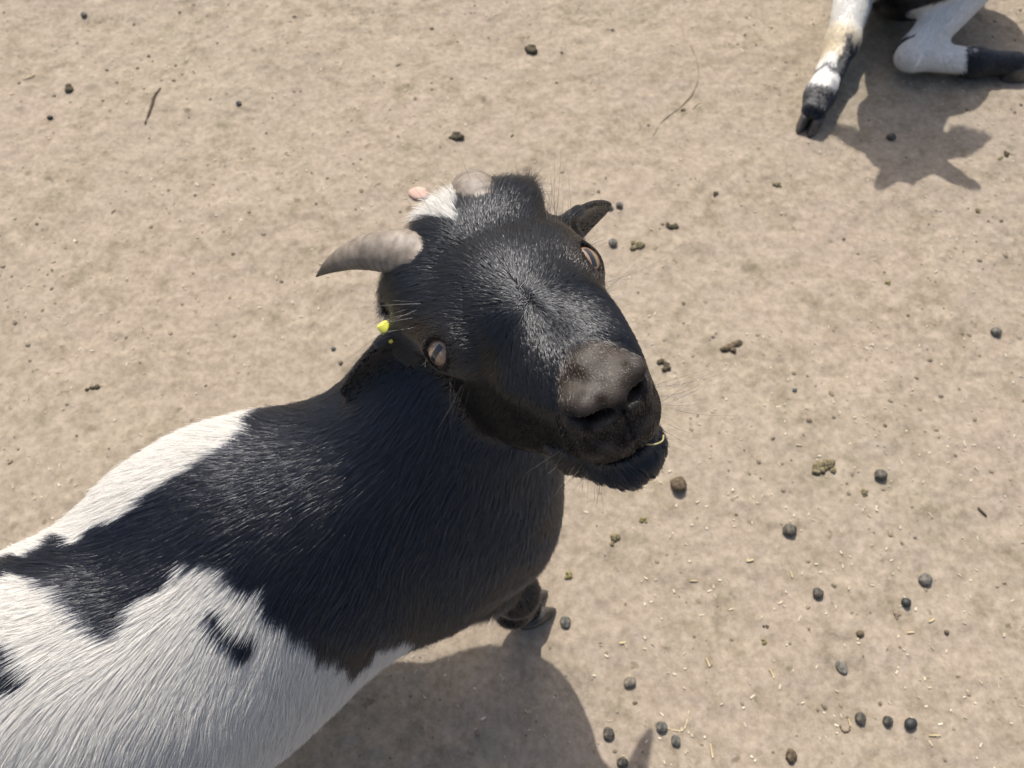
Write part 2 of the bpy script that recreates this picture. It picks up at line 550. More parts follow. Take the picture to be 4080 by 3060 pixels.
def spline(pts, n):
    pts = np.asarray(pts, float)
    t = np.linspace(0, len(pts) - 1, n); out = []
    P = np.vstack([2 * pts[0] - pts[1], pts, 2 * pts[-1] - pts[-2]])
    for x in t:
        i = min(int(x), len(pts) - 2); f = x - i
        a, b, c, d = P[i:i + 4]
        out.append(.5 * (2 * b + (c - a) * f + (2 * a - 5 * b + 4 * c - d) * f ** 2 + (3 * b - a - 3 * c + d) * f ** 3))
    return np.array(out)

def horn_material():
    m = bpy.data.materials.new('horn')
    nt, b = nodes_of(m)
    N = nt.nodes; L = nt.links
    at = N.new('ShaderNodeAttribute'); at.attribute_name = 'hair_color'
    tc = N.new('ShaderNodeTexCoord')
    nz = N.new('ShaderNodeTexNoise'); nz.inputs['Scale'].default_value = 130; nz.inputs['Detail'].default_value = 7
    L.new(tc.outputs['Object'], nz.inputs['Vector'])
    rp = N.new('ShaderNodeValToRGB'); rp.color_ramp.elements[0].position = .3; rp.color_ramp.elements[1].position = .7
    rp.color_ramp.elements[0].color = (.62, .60, .58, 1); rp.color_ramp.elements[1].color = (1.25, 1.25, 1.25, 1)
    L.new(nz.outputs['Fac'], rp.inputs['Fac'])
    mx = N.new('ShaderNodeMix'); mx.data_type = 'RGBA'; mx.blend_type = 'MULTIPLY'; mx.inputs[0].default_value = 1
    L.new(at.outputs['Color'], mx.inputs[6]); L.new(rp.outputs[0], mx.inputs[7])
    L.new(mx.outputs[2], b.inputs['Base Color'])
    bp = N.new('ShaderNodeBump'); bp.inputs['Strength'].default_value = .5; bp.inputs['Distance'].default_value = .0008
    L.new(nz.outputs['Fac'], bp.inputs['Height']); L.new(bp.outputs['Normal'], b.inputs['Normal'])
    b.inputs['Roughness'].default_value = .55
    return m
M_horn = horn_material()

def eye_material():
    m = bpy.data.materials.new('goat_eye')
    nt, b = nodes_of(m)
    N = nt.nodes; L = nt.links
    tc = N.new('ShaderNodeTexCoord')
    sp = N.new('ShaderNodeSeparateXYZ'); L.new(tc.outputs['Object'], sp.inputs[0])
    def math1(op, a, bb=None, c=None):
        x = N.new('ShaderNodeMath'); x.operation = op
        for i, v in enumerate((a, bb, c)):
            if v is None: continue
            if isinstance(v, (int, float)): x.inputs[i].default_value = v
            else: L.new(v, x.inputs[i])
        return x.outputs[0]
    Y, Z = sp.outputs[1], sp.outputs[2]
    # bar shaped pupil along local Y (metres)
    ay = math1('SUBTRACT', math1('ABSOLUTE', Y), .0058)
    az = math1('SUBTRACT', math1('ABSOLUTE', Z), .0010)
    dist = math1('SUBTRACT', math1('SQRT', math1('ADD', math1('POWER', math1('MAXIMUM', ay, 0), 2), math1('POWER', math1('MAXIMUM', az, 0), 2))), .0009)
    pup = math1('LESS_THAN', dist, 0)
    r = math1('SQRT', math1('ADD', math1('POWER', Y, 2), math1('POWER', Z, 2)))
    nz = N.new('ShaderNodeTexNoise'); nz.inputs['Scale'].default_value = 700; nz.inputs['Detail'].default_value = 4
    L.new(tc.outputs['Object'], nz.inputs['Vector'])
    rp = N.new('ShaderNodeValToRGB')
    rp.color_ramp.elements[0].position = .3; rp.color_ramp.elements[0].color = (.190, .115, .065, 1)
    rp.color_ramp.elements[1].position = .7; rp.color_ramp.elements[1].color = (.33, .215, .135, 1)
    L.new(nz.outputs['Fac'], rp.inputs['Fac'])
    rim = N.new('ShaderNodeValToRGB')
    rim.color_ramp.elements[0].position = .62; rim.color_ramp.elements[0].color = (1, 1, 1, 1)
    rim.color_ramp.elements[1].position = .80; rim.color_ramp.elements[1].color = (.22, .10, .06, 1)
    L.new(math1('MULTIPLY', r, 1 / .0115), rim.inputs['Fac'])
    mx = N.new('ShaderNodeMix'); mx.data_type = 'RGBA'; mx.blend_type = 'MULTIPLY'; mx.inputs[0].default_value = 1
    L.new(rp.outputs[0], mx.inputs[6]); L.new(rim.outputs[0], mx.inputs[7])
    m2 = N.new('ShaderNodeMix'); m2.data_type = 'RGBA'
    L.new(pup, m2.inputs[0]); L.new(mx.outputs[2], m2.inputs[6]); m2.inputs[7].default_value = (.006, .007, .010, 1)
    L.new(m2.outputs[2], b.inputs['Base Color'])
    b.inputs['Roughness'].default_value = .35
    b.inputs['Coat Weight'].default_value = 1.0
    b.inputs['Coat Roughness'].default_value = .02
    return m
M_eye = eye_material()

def sphere_mesh(r, nu=40, nv=24):
    V = []
    for i in range(1, nv):
        th = np.pi * i / nv
        for j in range(nu):
            a = 2 * np.pi * j / nu
            V.append((r * np.cos(th), r * np.sin(th) * np.cos(a), r * np.sin(th) * np.sin(a)))
    V = [(r, 0, 0)] + V + [(-r, 0, 0)]
    F = [(0, 1 + j, 1 + (j + 1) % nu) for j in range(nu)]
    for i in range(nv - 2):
        for j in range(nu):
            a = 1 + i * nu
            F.append((a + j, a + nu + j, a + nu + (j + 1) % nu, a + (j + 1) % nu))
    e = len(V) - 1; a = 1 + (nv - 2) * nu
    F += [(e, a + (j + 1) % nu, a + j) for j in range(nu)]
    return np.array(V), F

class Head:
    def __init__(s, R, T):
        s.R = np.asarray(R, float); s.T = np.asarray(T, float)
    def w(s, q):
        return np.asarray(q, float) / 100 @ s.R.T + s.T
    def v(s, d):
        return np.asarray(d, float) @ s.R.T
    def l(s, p):
        return (np.asarray(p) - s.T) @ s.R * 100

def add_eyes(head, parent):
    for s in (-1, 1):
        V, F = sphere_mesh(.0124 if s < 0 else .0134)
        C, out, bar = eye_frame(s); w = np.cross(out, bar)
        o = link_mesh('eye', V, [tuple(f) for f in F], M_eye)
        m = Matrix.Identity(4)
        A = np.stack([head.v(out), head.v(bar), head.v(w)], 1); c = head.w(C)
        for i in range(3):
            for j in range(3): m[i][j] = A[i, j]
            m[i][3] = c[i]
        o.matrix_basis = m
        set_parent(o, parent)

def add_horns(head, parent, paths, r0, power=.75):
    for s, pts in zip((-1, 1), paths):
        p = spline([(F, s * S, U) for F, S, U in pts], 110)
        t = np.linspace(0, 1, 110)
        rad = r0 * (1 - t ** 1.35) ** power * .97 + .07
        rad *= 1 + (.006 * np.sin(t * 62 + 2.2 * np.sin(t * 11)) + .012 * np.sin(t * 131)) * (1 - t) ** .7
        V, F = tube_mesh(head.w(p), rad / 100, 30, .86)
        tc = np.repeat(t, 30)
        c = np.array([.235, .195, .155]) * (1 - tc[:, None]) + np.array([.100, .085, .071]) * tc[:, None]
        c = c * (1 - .60 * smooth01(.58, 1, tc)[:, None]) * (1 + .03 * np.sin(tc * 62 + 2.2 * np.sin(tc * 11)) + .10 * vnoise(np.c_[tc * 60, tc * 0, tc * 0]))[:, None]
        link_mesh('horn', V, F, M_horn, parent, colors=c)

def hoof_meshes(c, fwd, parent, size=.021, up=(0, 0, 1)):
    """a cloven hoof: two claws side by side"""
    f = unit(fwd); upv = unit(np.asarray(up) - f * (np.asarray(up) @ f)); sd = np.cross(upv, f)
    V = []; F = []
    for s in (-1, 1):
        base = len(V)
        rings = 7; seg = 14
        for i in range(rings):
            t = i / (rings - 1)
            zc = size * 1.25 * t
            for j in range(seg):
                a = 2 * np.pi * j / seg
                lx = np.cos(a); ly = np.sin(a)
                L = size * (1.18 - .42 * t) * (1.15 if lx > 0 else .85) * (np.abs(lx) ** .9) * np.sign(lx)
                Wd = size * .50 * ly * (1 - .35 * max(lx, 0) ** 2)
                V.append(np.asarray(c) + f * (L - t * size * .25) + sd * (s * size * .54 + Wd) + upv * zc)
        for i in range(rings - 1):
            for j in range(seg):
                a = base + i * seg
                F.append((a + j, a + (j + 1) % seg, a + seg + (j + 1) % seg, a + seg + j))
        F.append(tuple(base + j for j in reversed(range(seg))))
        F.append(tuple(base + (rings - 1) * seg + j for j in range(seg)))
    return link_mesh('hoof', np.array(V), F, M_hoof, parent)

BLACK = np.array([.0050, .0056, .0074]); WHITE = np.array([.92, .90, .86])

def head_hair(head, P, n, white_fn, density_scale=1.0):
    """combing direction (world), length (m), lift, colour for roots on the head"""
    q = head.l(P); nl = n @ head.R
    F, S, U = q.T; aS = np.abs(S); sg = np.sign(S)
    up = smooth01(2.6, 5.2, F + .5 * vnoise(q * .9))
    d_up = np.stack([-np.ones_like(F), .30 * S, .15 + 0 * F], 1)
    d_dn = np.stack([np.ones_like(F), .30 * S, -.55 + 0 * F], 1)
    d = d_up * (1 - up)[:, None] + d_dn * up[:, None]
    d = d + np.stack([0 * F, .8 * sg * (1 - up * .4) * np.exp(-((F - 3.9) / 1.6) ** 2), 0 * F], 1)
    wh = np.exp(-((F - 3.9) / 1.1) ** 2 - (S / 1.4) ** 2)[:, None]
    d = d + wh * (np.array([-.5, .5, 0]) + .5 * rng.normal(size=d.shape))
    side = smooth01(.5, .9, np.abs(nl[:, 1]))
    low = smooth01(.5, -2.5, U)
    cheek = np.stack([-.75 + 0 * F, .05 * sg, -.75 + 0 * F], 1)
    d = d * (1 - (side * low))[:, None] + cheek * (side * low)[:, None]
    under = smooth01(-.2, -.7, nl[:, 2]) * smooth01(-2.5, -4, U)
    d = d * (1 - under)[:, None] + np.array([-1, 0, -.35]) * under[:, None]
    L = .0110 + 0 * F
    L = L * (1 - .45 * smooth01(2, 7, F))
    lift = .17 + 0 * F
    L = L * (1 - .35 * side * low); lift = lift - .10 * side * low
    L = L * (1 - .45 * under)
    poll = smooth01(-3.6, -6.2, F) * smooth01(-.5, 1.5, U)
    L = L + poll * .012
    lift = lift + poll * .15
    near_eye = np.zeros_like(F); lid = np.zeros_like(F)
    for s in (-1, 1):
        C, O, Lg = eye_frame(s)
        de = np.linalg.norm(q - C - O * 1.2, axis=1)
        near_eye = np.maximum(near_eye, smooth01(3.1, 1.5, de)); lid = np.maximum(lid, smooth01(1.45, 1.2, de))
    L = L * (1 - near_eye) + .0032 * near_eye
    L = L * (1 - lid) + .0008 * lid
    nose = smooth01(8.75, 10.0, F + .30 * (U + 1.6)) * smooth01(-4.9, -3.5, U)
    L = L * (1 - nose) + .0019 * nose
    chin = smooth01(6.0, 8.0, F) * smooth01(-4.6, -5.3, U)
    rad = unit(np.stack([(F - 8.0) * .8, S, U + 4.3], 1))
    d = d * (1 - chin)[:, None] + rad * chin[:, None] * 1.2
    L = L * (1 - chin) + .0100 * chin
    lift = lift * (1 - chin) + .75 * chin
    ear = np.zeros_like(F)
    for s in (-1, 1):
        e1, e2, nn = ear_frame(s)
        x = (q - np.array([-3.8, s * 4.6, 0])) @ np.stack([e1, e2, nn]).T
        on = smooth01(2.0, 3.5, x[:, 0]) * smooth01(3.4, 2.8, np.abs(x[:, 1])) * smooth01(11, 10.2, x[:, 0]) * smooth01(2.2, 1.4, np.abs(x[:, 2] + .5))
        d = d * (1 - on)[:, None] + e1 * on[:, None]
        ear = np.maximum(ear, on)
    L = L * (1 - ear) + .0030 * ear
    c = np.ones((len(F), 3)) * BLACK
    brown = np.array([.017, .0135, .0115])
    w = np.clip(near_eye * 1.0, 0, 1)[:, None]; c = c * (1 - w) + brown * w
    pad = smooth01(-1.2, 0, U) * smooth01(2.6, 1.2, aS)
    nb = np.array([.026, .0215, .0195]) * (1 - pad)[:, None] + np.array([.040, .0295, .022]) * pad[:, None]
    w = nose[:, None]; c = c * (1 - w) + nb * w * (.75 + .5 * vnoise(q * 1.4)[:, None]) 
    warm = smooth01(.2, -.5, nl[:, 2])[:, None] * .15
    c = c * (1 - warm) + np.array([.017, .014, .012]) * warm
    wf = white_fn(F, S, U)[:, None]
    c = c * (1 - wf) + WHITE * wf
    L = L + .005 * wf[:, 0]; lift = lift + .10 * wf[:, 0]
    c = c * (1 - .6 * ear[:, None]) + np.array([.0105, .0115, .0145]) * .6 * ear[:, None]  # ears tinted lighter and bluer: a sheen put into the hair colour
    return d @ head.R.T, L, lift, c, nose, chin, poll, ear

# ------------------------------------------------------------------ the goat looking up
H1 = Head([[0.43244, 0.829036, -0.354535], [-0.762786, 0.54603, 0.346423], [0.480784, 0.120627, 0.868502]], [0.001715, 0.263979, 0.52425])
bF = np.array([.915, .405, 0]); bL = np.array([-.405, .915, 0]); bZ = np.array([0, 0, 1.])
def B1(x, y, z):            # body frame: x forward of the withers, y to its left, z height
    return np.array([-.144, .202, 0]) + bF * x + bL * y + bZ * z
R1 = np.stack([bF, bL, bZ])
RF_HOOF = np.array([.022, .186, 0.0]); LF_HOOF = B1(-.07, .06, 0)
RB_HOOF = B1(-.47, -.085, 0); LB_HOOF = B1(-.45, .085, 0)

def leg_sdf(p, pts, rads):
    d = None
    for a, b, ra, rb in zip(pts[:-1], pts[1:], rads[:-1], rads[1:]):
        x = rcone(p, a, b, ra, rb)
        d = x if d is None else smin(d, x, .018)
    return d

LEGS1 = [
    ([B1(.045, -.045, .27), B1(.085, -.05, .19), RF_HOOF + [-.018, -.006, .115], RF_HOOF + [-.022, -.01, .055], RF_HOOF + [-.004, -.002, .020]], [.052, .036, .021, .0165, .0165]),
    ([B1(-.09, .05, .27), B1(-.085, .058, .19), LF_HOOF - bF * .005 + bZ * .115, LF_HOOF - bF * .012 + bZ * .055, LF_HOOF - bF * .004 + bZ * .02], [.062, .040, .021, .0165, .0165]),
    ([B1(-.40, -.07, .27), B1(-.37, -.08, .19), RB_HOOF - bF * .035 + bZ * .135, RB_HOOF - bF * .012 + bZ * .05, RB_HOOF + bZ * .02], [.075, .048, .022, .0165, .0165]),
    ([B1(-.40, .07, .27), B1(-.36, .08, .19), LB_HOOF - bF * .035 + bZ * .135, LB_HOOF - bF * .012 + bZ * .05, LB_HOOF + bZ * .02], [.075, .048, .022, .0165, .0165]),
]
def goat1_sdf(p):
    p = p.astype(np.float32)
    d = ell(p, B1(-.22, -.033, .266), (.27, .117, .127), R1)
    d = smin(d, ell(p, B1(-.03, -.006, .290), (.13, .090, .118), R1), .05)
    d = smin(d, ell(p, B1(-.40, -.030, .280), (.13, .096, .120), R1), .06)
    d = smin(d, ell(p, B1(.085, -.026, .278), (.085, .070, .086), R1), .05)
    d = smin(d, ell(p, B1(-.085, .046, .290), (.115, .066, .102), R1), .04)
    d = smin(d, ell(p, B1(-.20, -.070, .240), (.14, .070, .092), R1), .05)
    d = smin(d, rcone(p, B1(.02, -.010, .300), H1.w((-6.4, 0, -3.4)), .090, .046), .045)
    d = smin(d, rcone(p, B1(.10, -.015, .278), H1.w((-4.6, 0.2, -6.6)), .080, .037), .05)
    for pts, rads in LEGS1:
        d = smin(d, leg_sdf(p, pts, rads), .035)
    d = smin(d, rcone(p, B1(-.50, 0, .37), B1(-.57, 0, .40), .022, .010), .02)
    hd = np.linalg.norm(p - H1.T.astype(np.float32), axis=1)
    near = hd < .22
    h = np.full(len(p), 1., np.float32)
    if near.any():
        h[near] = head_sdf(H1.l(p[near])) / 100
    return smin(d, h, .011)

# coat pattern of the body in plan (metres, seen from above)
PAT_D = unit([-.22, .32, -.92])
PAT = np.stack([unit(np.cross([0, 1., 0], PAT_D)), np.cross(PAT_D, unit(np.cross([0, 1., 0], PAT_D)))])
SADDLE = [(.2827, .3337), (.2898, .3243), (.3092, .306), (.3373, .2859), (.3624, .2665), (.3857, .2541), (.4075, .2421), (.4222, .2343), (.4378, .228),
          (.55, .165), (.70, .08), (.69, .055), (.54, .142), (.4301, .2146), (.4122, .2138), (.3863, .2119), (.3757, .2034), (.3607, .1934), (.3482, .1847),
          (.3452, .1943), (.3408, .2057), (.3287, .2114), (.3249, .2181), (.3172, .222), (.3127, .2354), (.3054, .2426), (.2948, .2402), (.2738, .232),
          (.2549, .2249), (.2471, .2118), (.2324, .1966), (.2195, .184), (.2121, .1783), (.1957, .1719), (.1835, .161), (.174, .1729), (.1642, .1827),
          (.1503, .1919), (.09, .13), (-.2, .1), (-.2, .6), (.20, .55), (.262, .40)]
SPOTS = [[(.2920, .2090), (.2790, .2050), (.2660, .2010), (.2560, .1890), (.2600, .1800), (.2730, .1840), (.2860, .1960)],
         [(.4167, .1794), (.4086, .1785), (.4078, .1695), (.3969, .1611), (.3997, .1519), (.4106, .1544), (.445, .165), (.445, .178)]]

def in_poly(x, y, poly):
    r = np.zeros(len(x), bool)
    px, py = np.asarray(poly).T
    j = len(px) - 1
    for i in range(len(px)):
        c = ((py[i] > y) != (py[j] > y)) & (x < (px[j] - px[i]) * (y - py[i]) / (py[j] - py[i] + 1e-12) + px[i])
        r ^= c; j = i
    return r

def goat1_white(P):
    x, y = (P @ PAT.T + .006 * np.stack([fbm(P * 60, 2), fbm(P * 60 + 9, 2)], 1)).T
    if SADDLE is None:
        return np.zeros(len(P))
    black = in_poly(x, y, SADDLE)
    for s in SPOTS: black |= in_poly(x, y, s)
    return (~black).astype(float)

goat = empty('goat', B1(-.2, 0, 0))
tag(goat, 'black and white horned goat standing and looking up at the camera', 'goat')
V1, F1 = mesh_sdf(goat1_sdf, (-.72, -.13, -.005), (.16, .42, .63), .0017)
N1 = vnormals(V1, F1)

def white_poll(F, S, U):
    w = .55 * np.clip(-4.0 - F, 0, 4)
    return ((np.abs(S - .05) < np.minimum(w, 1.25) + .12 * vnoise(np.stack([F, S, U], 1) * 3)) & (U > .5) & (F < -4.1)).astype(float)

def goat1_fields(P, n):
    q = H1.l(P)
    hw = np.zeros(len(P))
    nr = np.linalg.norm(q, axis=1) < 17
    hw[nr] = smooth01(1.3, .35, head_sdf(q[nr]))
    hw *= 1 - smooth01(-5.4, -7.0, q[:, 2]) * smooth01(1.0, -2.0, q[:, 0])
    d, L, lift, c, nose, chin, poll, ear = head_hair(H1, P, n, white_poll)
    ear = ear * hw
    # body
    x = (P - B1(0, 0, 0)) @ bF; y = (P - B1(0, 0, 0)) @ bL; z = P[:, 2]
    ny = n @ bL
    db = -bF * .8 - bZ * (.12 + .9 * np.abs(ny))[:, None] + bL * (.35 * ny)[:, None]
    neck = smooth01(.03, .12, x) * smooth01(.24, .30, z)
    nd = unit(B1(-.02, 0, .30) - H1.w((-4, 0, -3)))
    db = db * (1 - neck)[:, None] + (nd - bZ * .25) * neck[:, None]
    leg = smooth01(.19, .15, z)
    db = db * (1 - leg)[:, None] + np.array([-.1, 0, -1]) * leg[:, None]
    Lb = .021 + .006 * vnoise(P * 25); Lb = Lb * (1 - .30 * neck) * (1 - .62 * leg)
    belly = smooth01(.26, .19, z) * (1 - leg)
    Lb = Lb + .016 * belly
    lb = .24 + .12 * neck + 0 * z
    cb = np.ones((len(P), 3)) * BLACK * np.array([1.0, 1.05, 1.25])
    wf = goat1_white(P)[:, None]
    cb = cb * (1 - wf) + WHITE * wf
    h = hw[:, None]
    return d * h + db * (1 - h), L * hw + Lb * (1 - hw), lift * hw + lb * (1 - hw), c * h + cb * (1 - h), hw, nose * hw, chin * hw, ear, poll * hw

dV, LV, lV, cV, hwV, noseV, chinV, earV, pollV = goat1_fields(V1, N1)
body1 = link_mesh('body', V1, F1, M_skin, goat, colors=cV)

def coat(V, F, N, fields, dens, body, radius, wild=.14, cell=.0045):
    P, n = sample_mesh(V, F, N, dens * FUR)
    d, L, lift, c, hw, nose, chin, ear, poll = fields(P, n)
    lum = np.exp(.35 * rng.normal(size=len(P)))
    white = c.mean(1) > .4
    c = np.where(white[:, None], c * np.clip(1 - .12 * np.abs(rng.normal(size=(len(P), 1))), .6, 1), c * lum[:, None])
    L = L * rng.uniform(.6, 1.2, len(P)) * np.where(chin > .5, 1.1 + .45 * vnoise(P * 260), 1)
    # gentle low frequency swirl of the combing direction
    sw = np.stack([vnoise(P * 45 + k * 31.7) for k in range(3)], 1)
    d = unit(d) + (.26 - .14 * hw)[:, None] * sw
    cl = np.where(chin > .5, .85, np.where(hw > .5, .30, .22))
    cell = np.where(chin > .5, .0055, np.where(hw > .5, cell, cell * .8))
    S = grow(P, n, d, L, np.clip(lift + .07 * rng.normal(size=len(P)), .05, .95), cl, cell, 5, wild, .25)
    rad = radius * np.where(hw > .5, .85, 1.1) * rng.uniform(.6, 1.35, len(P))
    rad = np.where(nose > .5, rad * .6, rad)
    rad = np.where(chin > .5, rad * 1.25, rad)
    return make_curves('coat', S, c, rad, M_hair, body)

# denser where the camera can look, thinner under the belly and at the rump
vis = smooth01(-.62, -.45, (V1 - B1(0, 0, 0)) @ bF)
dens1 = (1.10 * (1 - hwV) + 1.7 * hwV) * 1e6 * (.25 + .75 * vis)
dens1 *= np.where(V1[:, 2] < .17, .5, 1)
dens1 *= 1 + .4 * chinV
dens1 *= 1 - .55 * noseV
opening = np.zeros(len(V1))
coat(V1, F1, N1, goat1_fields, dens1, body1, .00018, wild=.07)

HORN1 = ([(-4.8, 2.2, 2.9), (-6.8, 4.0, 4.2), (-8.9, 6.0, 4.5), (-10.8, 7.8, 4.0), (-12.3, 9.1, 3.2)],
         [(-5.4, 2.3, 3.4), (-7.4, 2.6, 4.7), (-9.4, 3.4, 4.2), (-11.0, 4.6, 2.2), (-12, 5.8, 0)])
add_horns(H1, goat, HORN1, 1.85, 1.05)
add_eyes(H1, goat)
for c, f in ((RF_HOOF, bF), (LF_HOOF, bF), (RB_HOOF, bF), (LB_HOOF, bF)):
    hoof_meshes(c, f, goat)

# ear tag and whiskers of the standing goat
M_tag = simple('yellow_plastic', (.72, .70, .10), .35)
def ear_tag():
    e1, e2, nn = ear_frame(-1)
    base = np.array([-3.8, -4.6, 0]) + e1 * 2.6
    side = e2 if (e2 @ np.array([-.45, 0, 1])) > 0 else -e2
    up = unit([-.30, -.05, .90])
    p = [base + side * 1.0 + up * t for t in (.30, .55, 1.05, 1.65, 1.72)]
    V, F = tube_mesh(H1.w(p), np.array([.0030, .0038, .0040, .0040, .0034]), 24)
    o = link_mesh('ear_tag', V, F, M_tag, goat, smooth=False)
    for q in o.data.polygons: q.use_smooth = len(q.vertices) == 4
    o['label'] = 'yellow plastic button tag in the ear'
ear_tag()

def whiskers(head, clusters, parent, name='whiskers'):
    S = []; C = []
    for c, d, n, L, spread, bend in clusters:
        for i in range(n):
            r = head.w(np.asarray(c) + rng.normal(size=3) * spread)
            v = head.v(unit(np.asarray(d) + rng.normal(size=3) * .22)); b = head.v(np.asarray(bend) + rng.normal(size=3) * .35)
            l = L / 100 * rng.uniform(.45, 1.15)
            t = np.linspace(0, 1, 7)[:, None]
            S.append(r + v * l * t + b * l * .28 * t ** 2)
            C.append(np.array([.020, .018, .017]) * rng.uniform(.5, 2.4))
    return make_curves(name, np.array(S), np.array(C), np.full(len(S), .00011), M_hair, parent, .6)

WH = [((-1.6, 4.7, 2.4), (-.35, .55, 1.0), 14, 4.6, .45, (-.3, .2, -.4)),
      ((-1.6, -4.7, 2.0), (-.3, -1, .35), 10, 4.2, .45, (-.2, -.1, -.6)),
      ((-3.4, -5.2, .4), (-.6, -1, -.1), 10, 3.6, .6, (-.2, -.1, -.5)),
      ((1.4, -5.2, -1.3), (.1, -.8, -.9), 9, 3.6, .35, (-.3, .2, -.5)),
      ((2.4, 4.6, -.7), (.2, 1, -.2), 13, 4.4, .5, (.1, .3, .4)),
      ((.3, 5.6, .9), (.3, 1, .3), 14, 1.4, .35, (0, .2, -.3)),
      ((.3, -5.6, .9), (.3, -1, .3), 14, 1.3, .35, (0, .2, -.3)),
      ((10.2, 2.7, -3.2), (.5, 1, -.1), 16, 2.8, .6, (.1, .2, .4)),
      ((9.6, 1.8, -5.0), (.6, .7, -.7), 16, 2.6, .6, (.1, .3, .1)),
      ((9.2, -1.6, -6.0), (.3, -.5, -1), 14, 2.8, .6, (-.3, 0, -.2)),
      ((8.6, -2.6, -4.4), (.2, -1, -.4), 10, 2.0, .7, (-.3, 0, -.2)),
      ((-5.5, 1.0, 5.2), (-.5, .1, 1), 16, 2.2, 1.1, (-.4, 0, -.2))]
wh = whiskers(H1, WH, body1)

# ------------------------------------------------------------------ the goat lying down, upper right
F2 = unit([-.10, -.86, -.50]); S2 = unit(np.cross([0, 0, 1.], F2)); U2 = np.cross(F2, S2)
H2 = Head(np.stack([F2, S2, U2], 1), (.582, 1.172, .36))
LEG_R2 = [np.array(p) for p in ((.634, 1.330, .160), (.607, 1.255, .095), (.565, 1.125, .048), (.514, 1.020, .030), (.500, .990, .026))]
LEG_L2 = [np.array(p) for p in ((.830, 1.330, .170), (.818, 1.240, .140), (.684, 1.105, .042), (.790, 1.098, .030), (.862, 1.100, .026))]
def goat2_sdf(p):
    p = p.astype(np.float32)
    d = ell(p, (.700, 1.285, .152), (.110, .145, .138))
    d = smin(d, ell(p, (.73, 1.62, .165), (.15, .30, .155)), .06)
    d = smin(d, ell(p, (.75, 1.84, .150), (.14, .14, .140)), .06)
    d = smin(d, rcone(p, (.69, 1.345, .23), H2.w((-4.6, 0, -2.0)), .088, .050), .05)
    d = smin(d, leg_sdf(p, LEG_R2, [.050, .036, .024, .0205, .019]), .02)
    d = smin(d, leg_sdf(p, LEG_L2, [.062, .046, .0245, .0200, .0185]), .02)
    d = smin(d, ell(p, (.60, 1.70, .09), (.055, .12, .085)), .03)
    d = smin(d, ell(p, (.875, 1.70, .09), (.055, .12, .085)), .03)
    d = smin(d, rcone(p, (.58, 1.78, .03), (.58, 1.58, .026), .024, .018), .02)
    d = smin(d, rcone(p, (.90, 1.78, .03), (.91, 1.58, .026), .024, .018), .02)
    near = np.linalg.norm(p - H2.T.astype(np.float32), axis=1) < .22
    h = np.full(len(p), 1., np.float32)
    if near.any():
        h[near] = head_sdf(H2.l(p[near]), forelock=False, droop=.02) / 100
    return smin(d, h, .012)

goat2 = empty('goat', (.72, 1.5, 0))
tag(goat2, 'goat lying at the upper right with only its white and black forelegs in view', 'goat')
V2, F2q = mesh_sdf(goat2_sdf, (.42, .93, -.005), (1.0, 2.02, .52), .0032)
N2 = vnormals(V2, F2q)
_seg = [(LEG_R2[i], LEG_R2[i + 1], 'R', i) for i in range(1, 4)] + [(LEG_L2[i], LEG_L2[i + 1], 'L', i) for i in range(1, 4)]

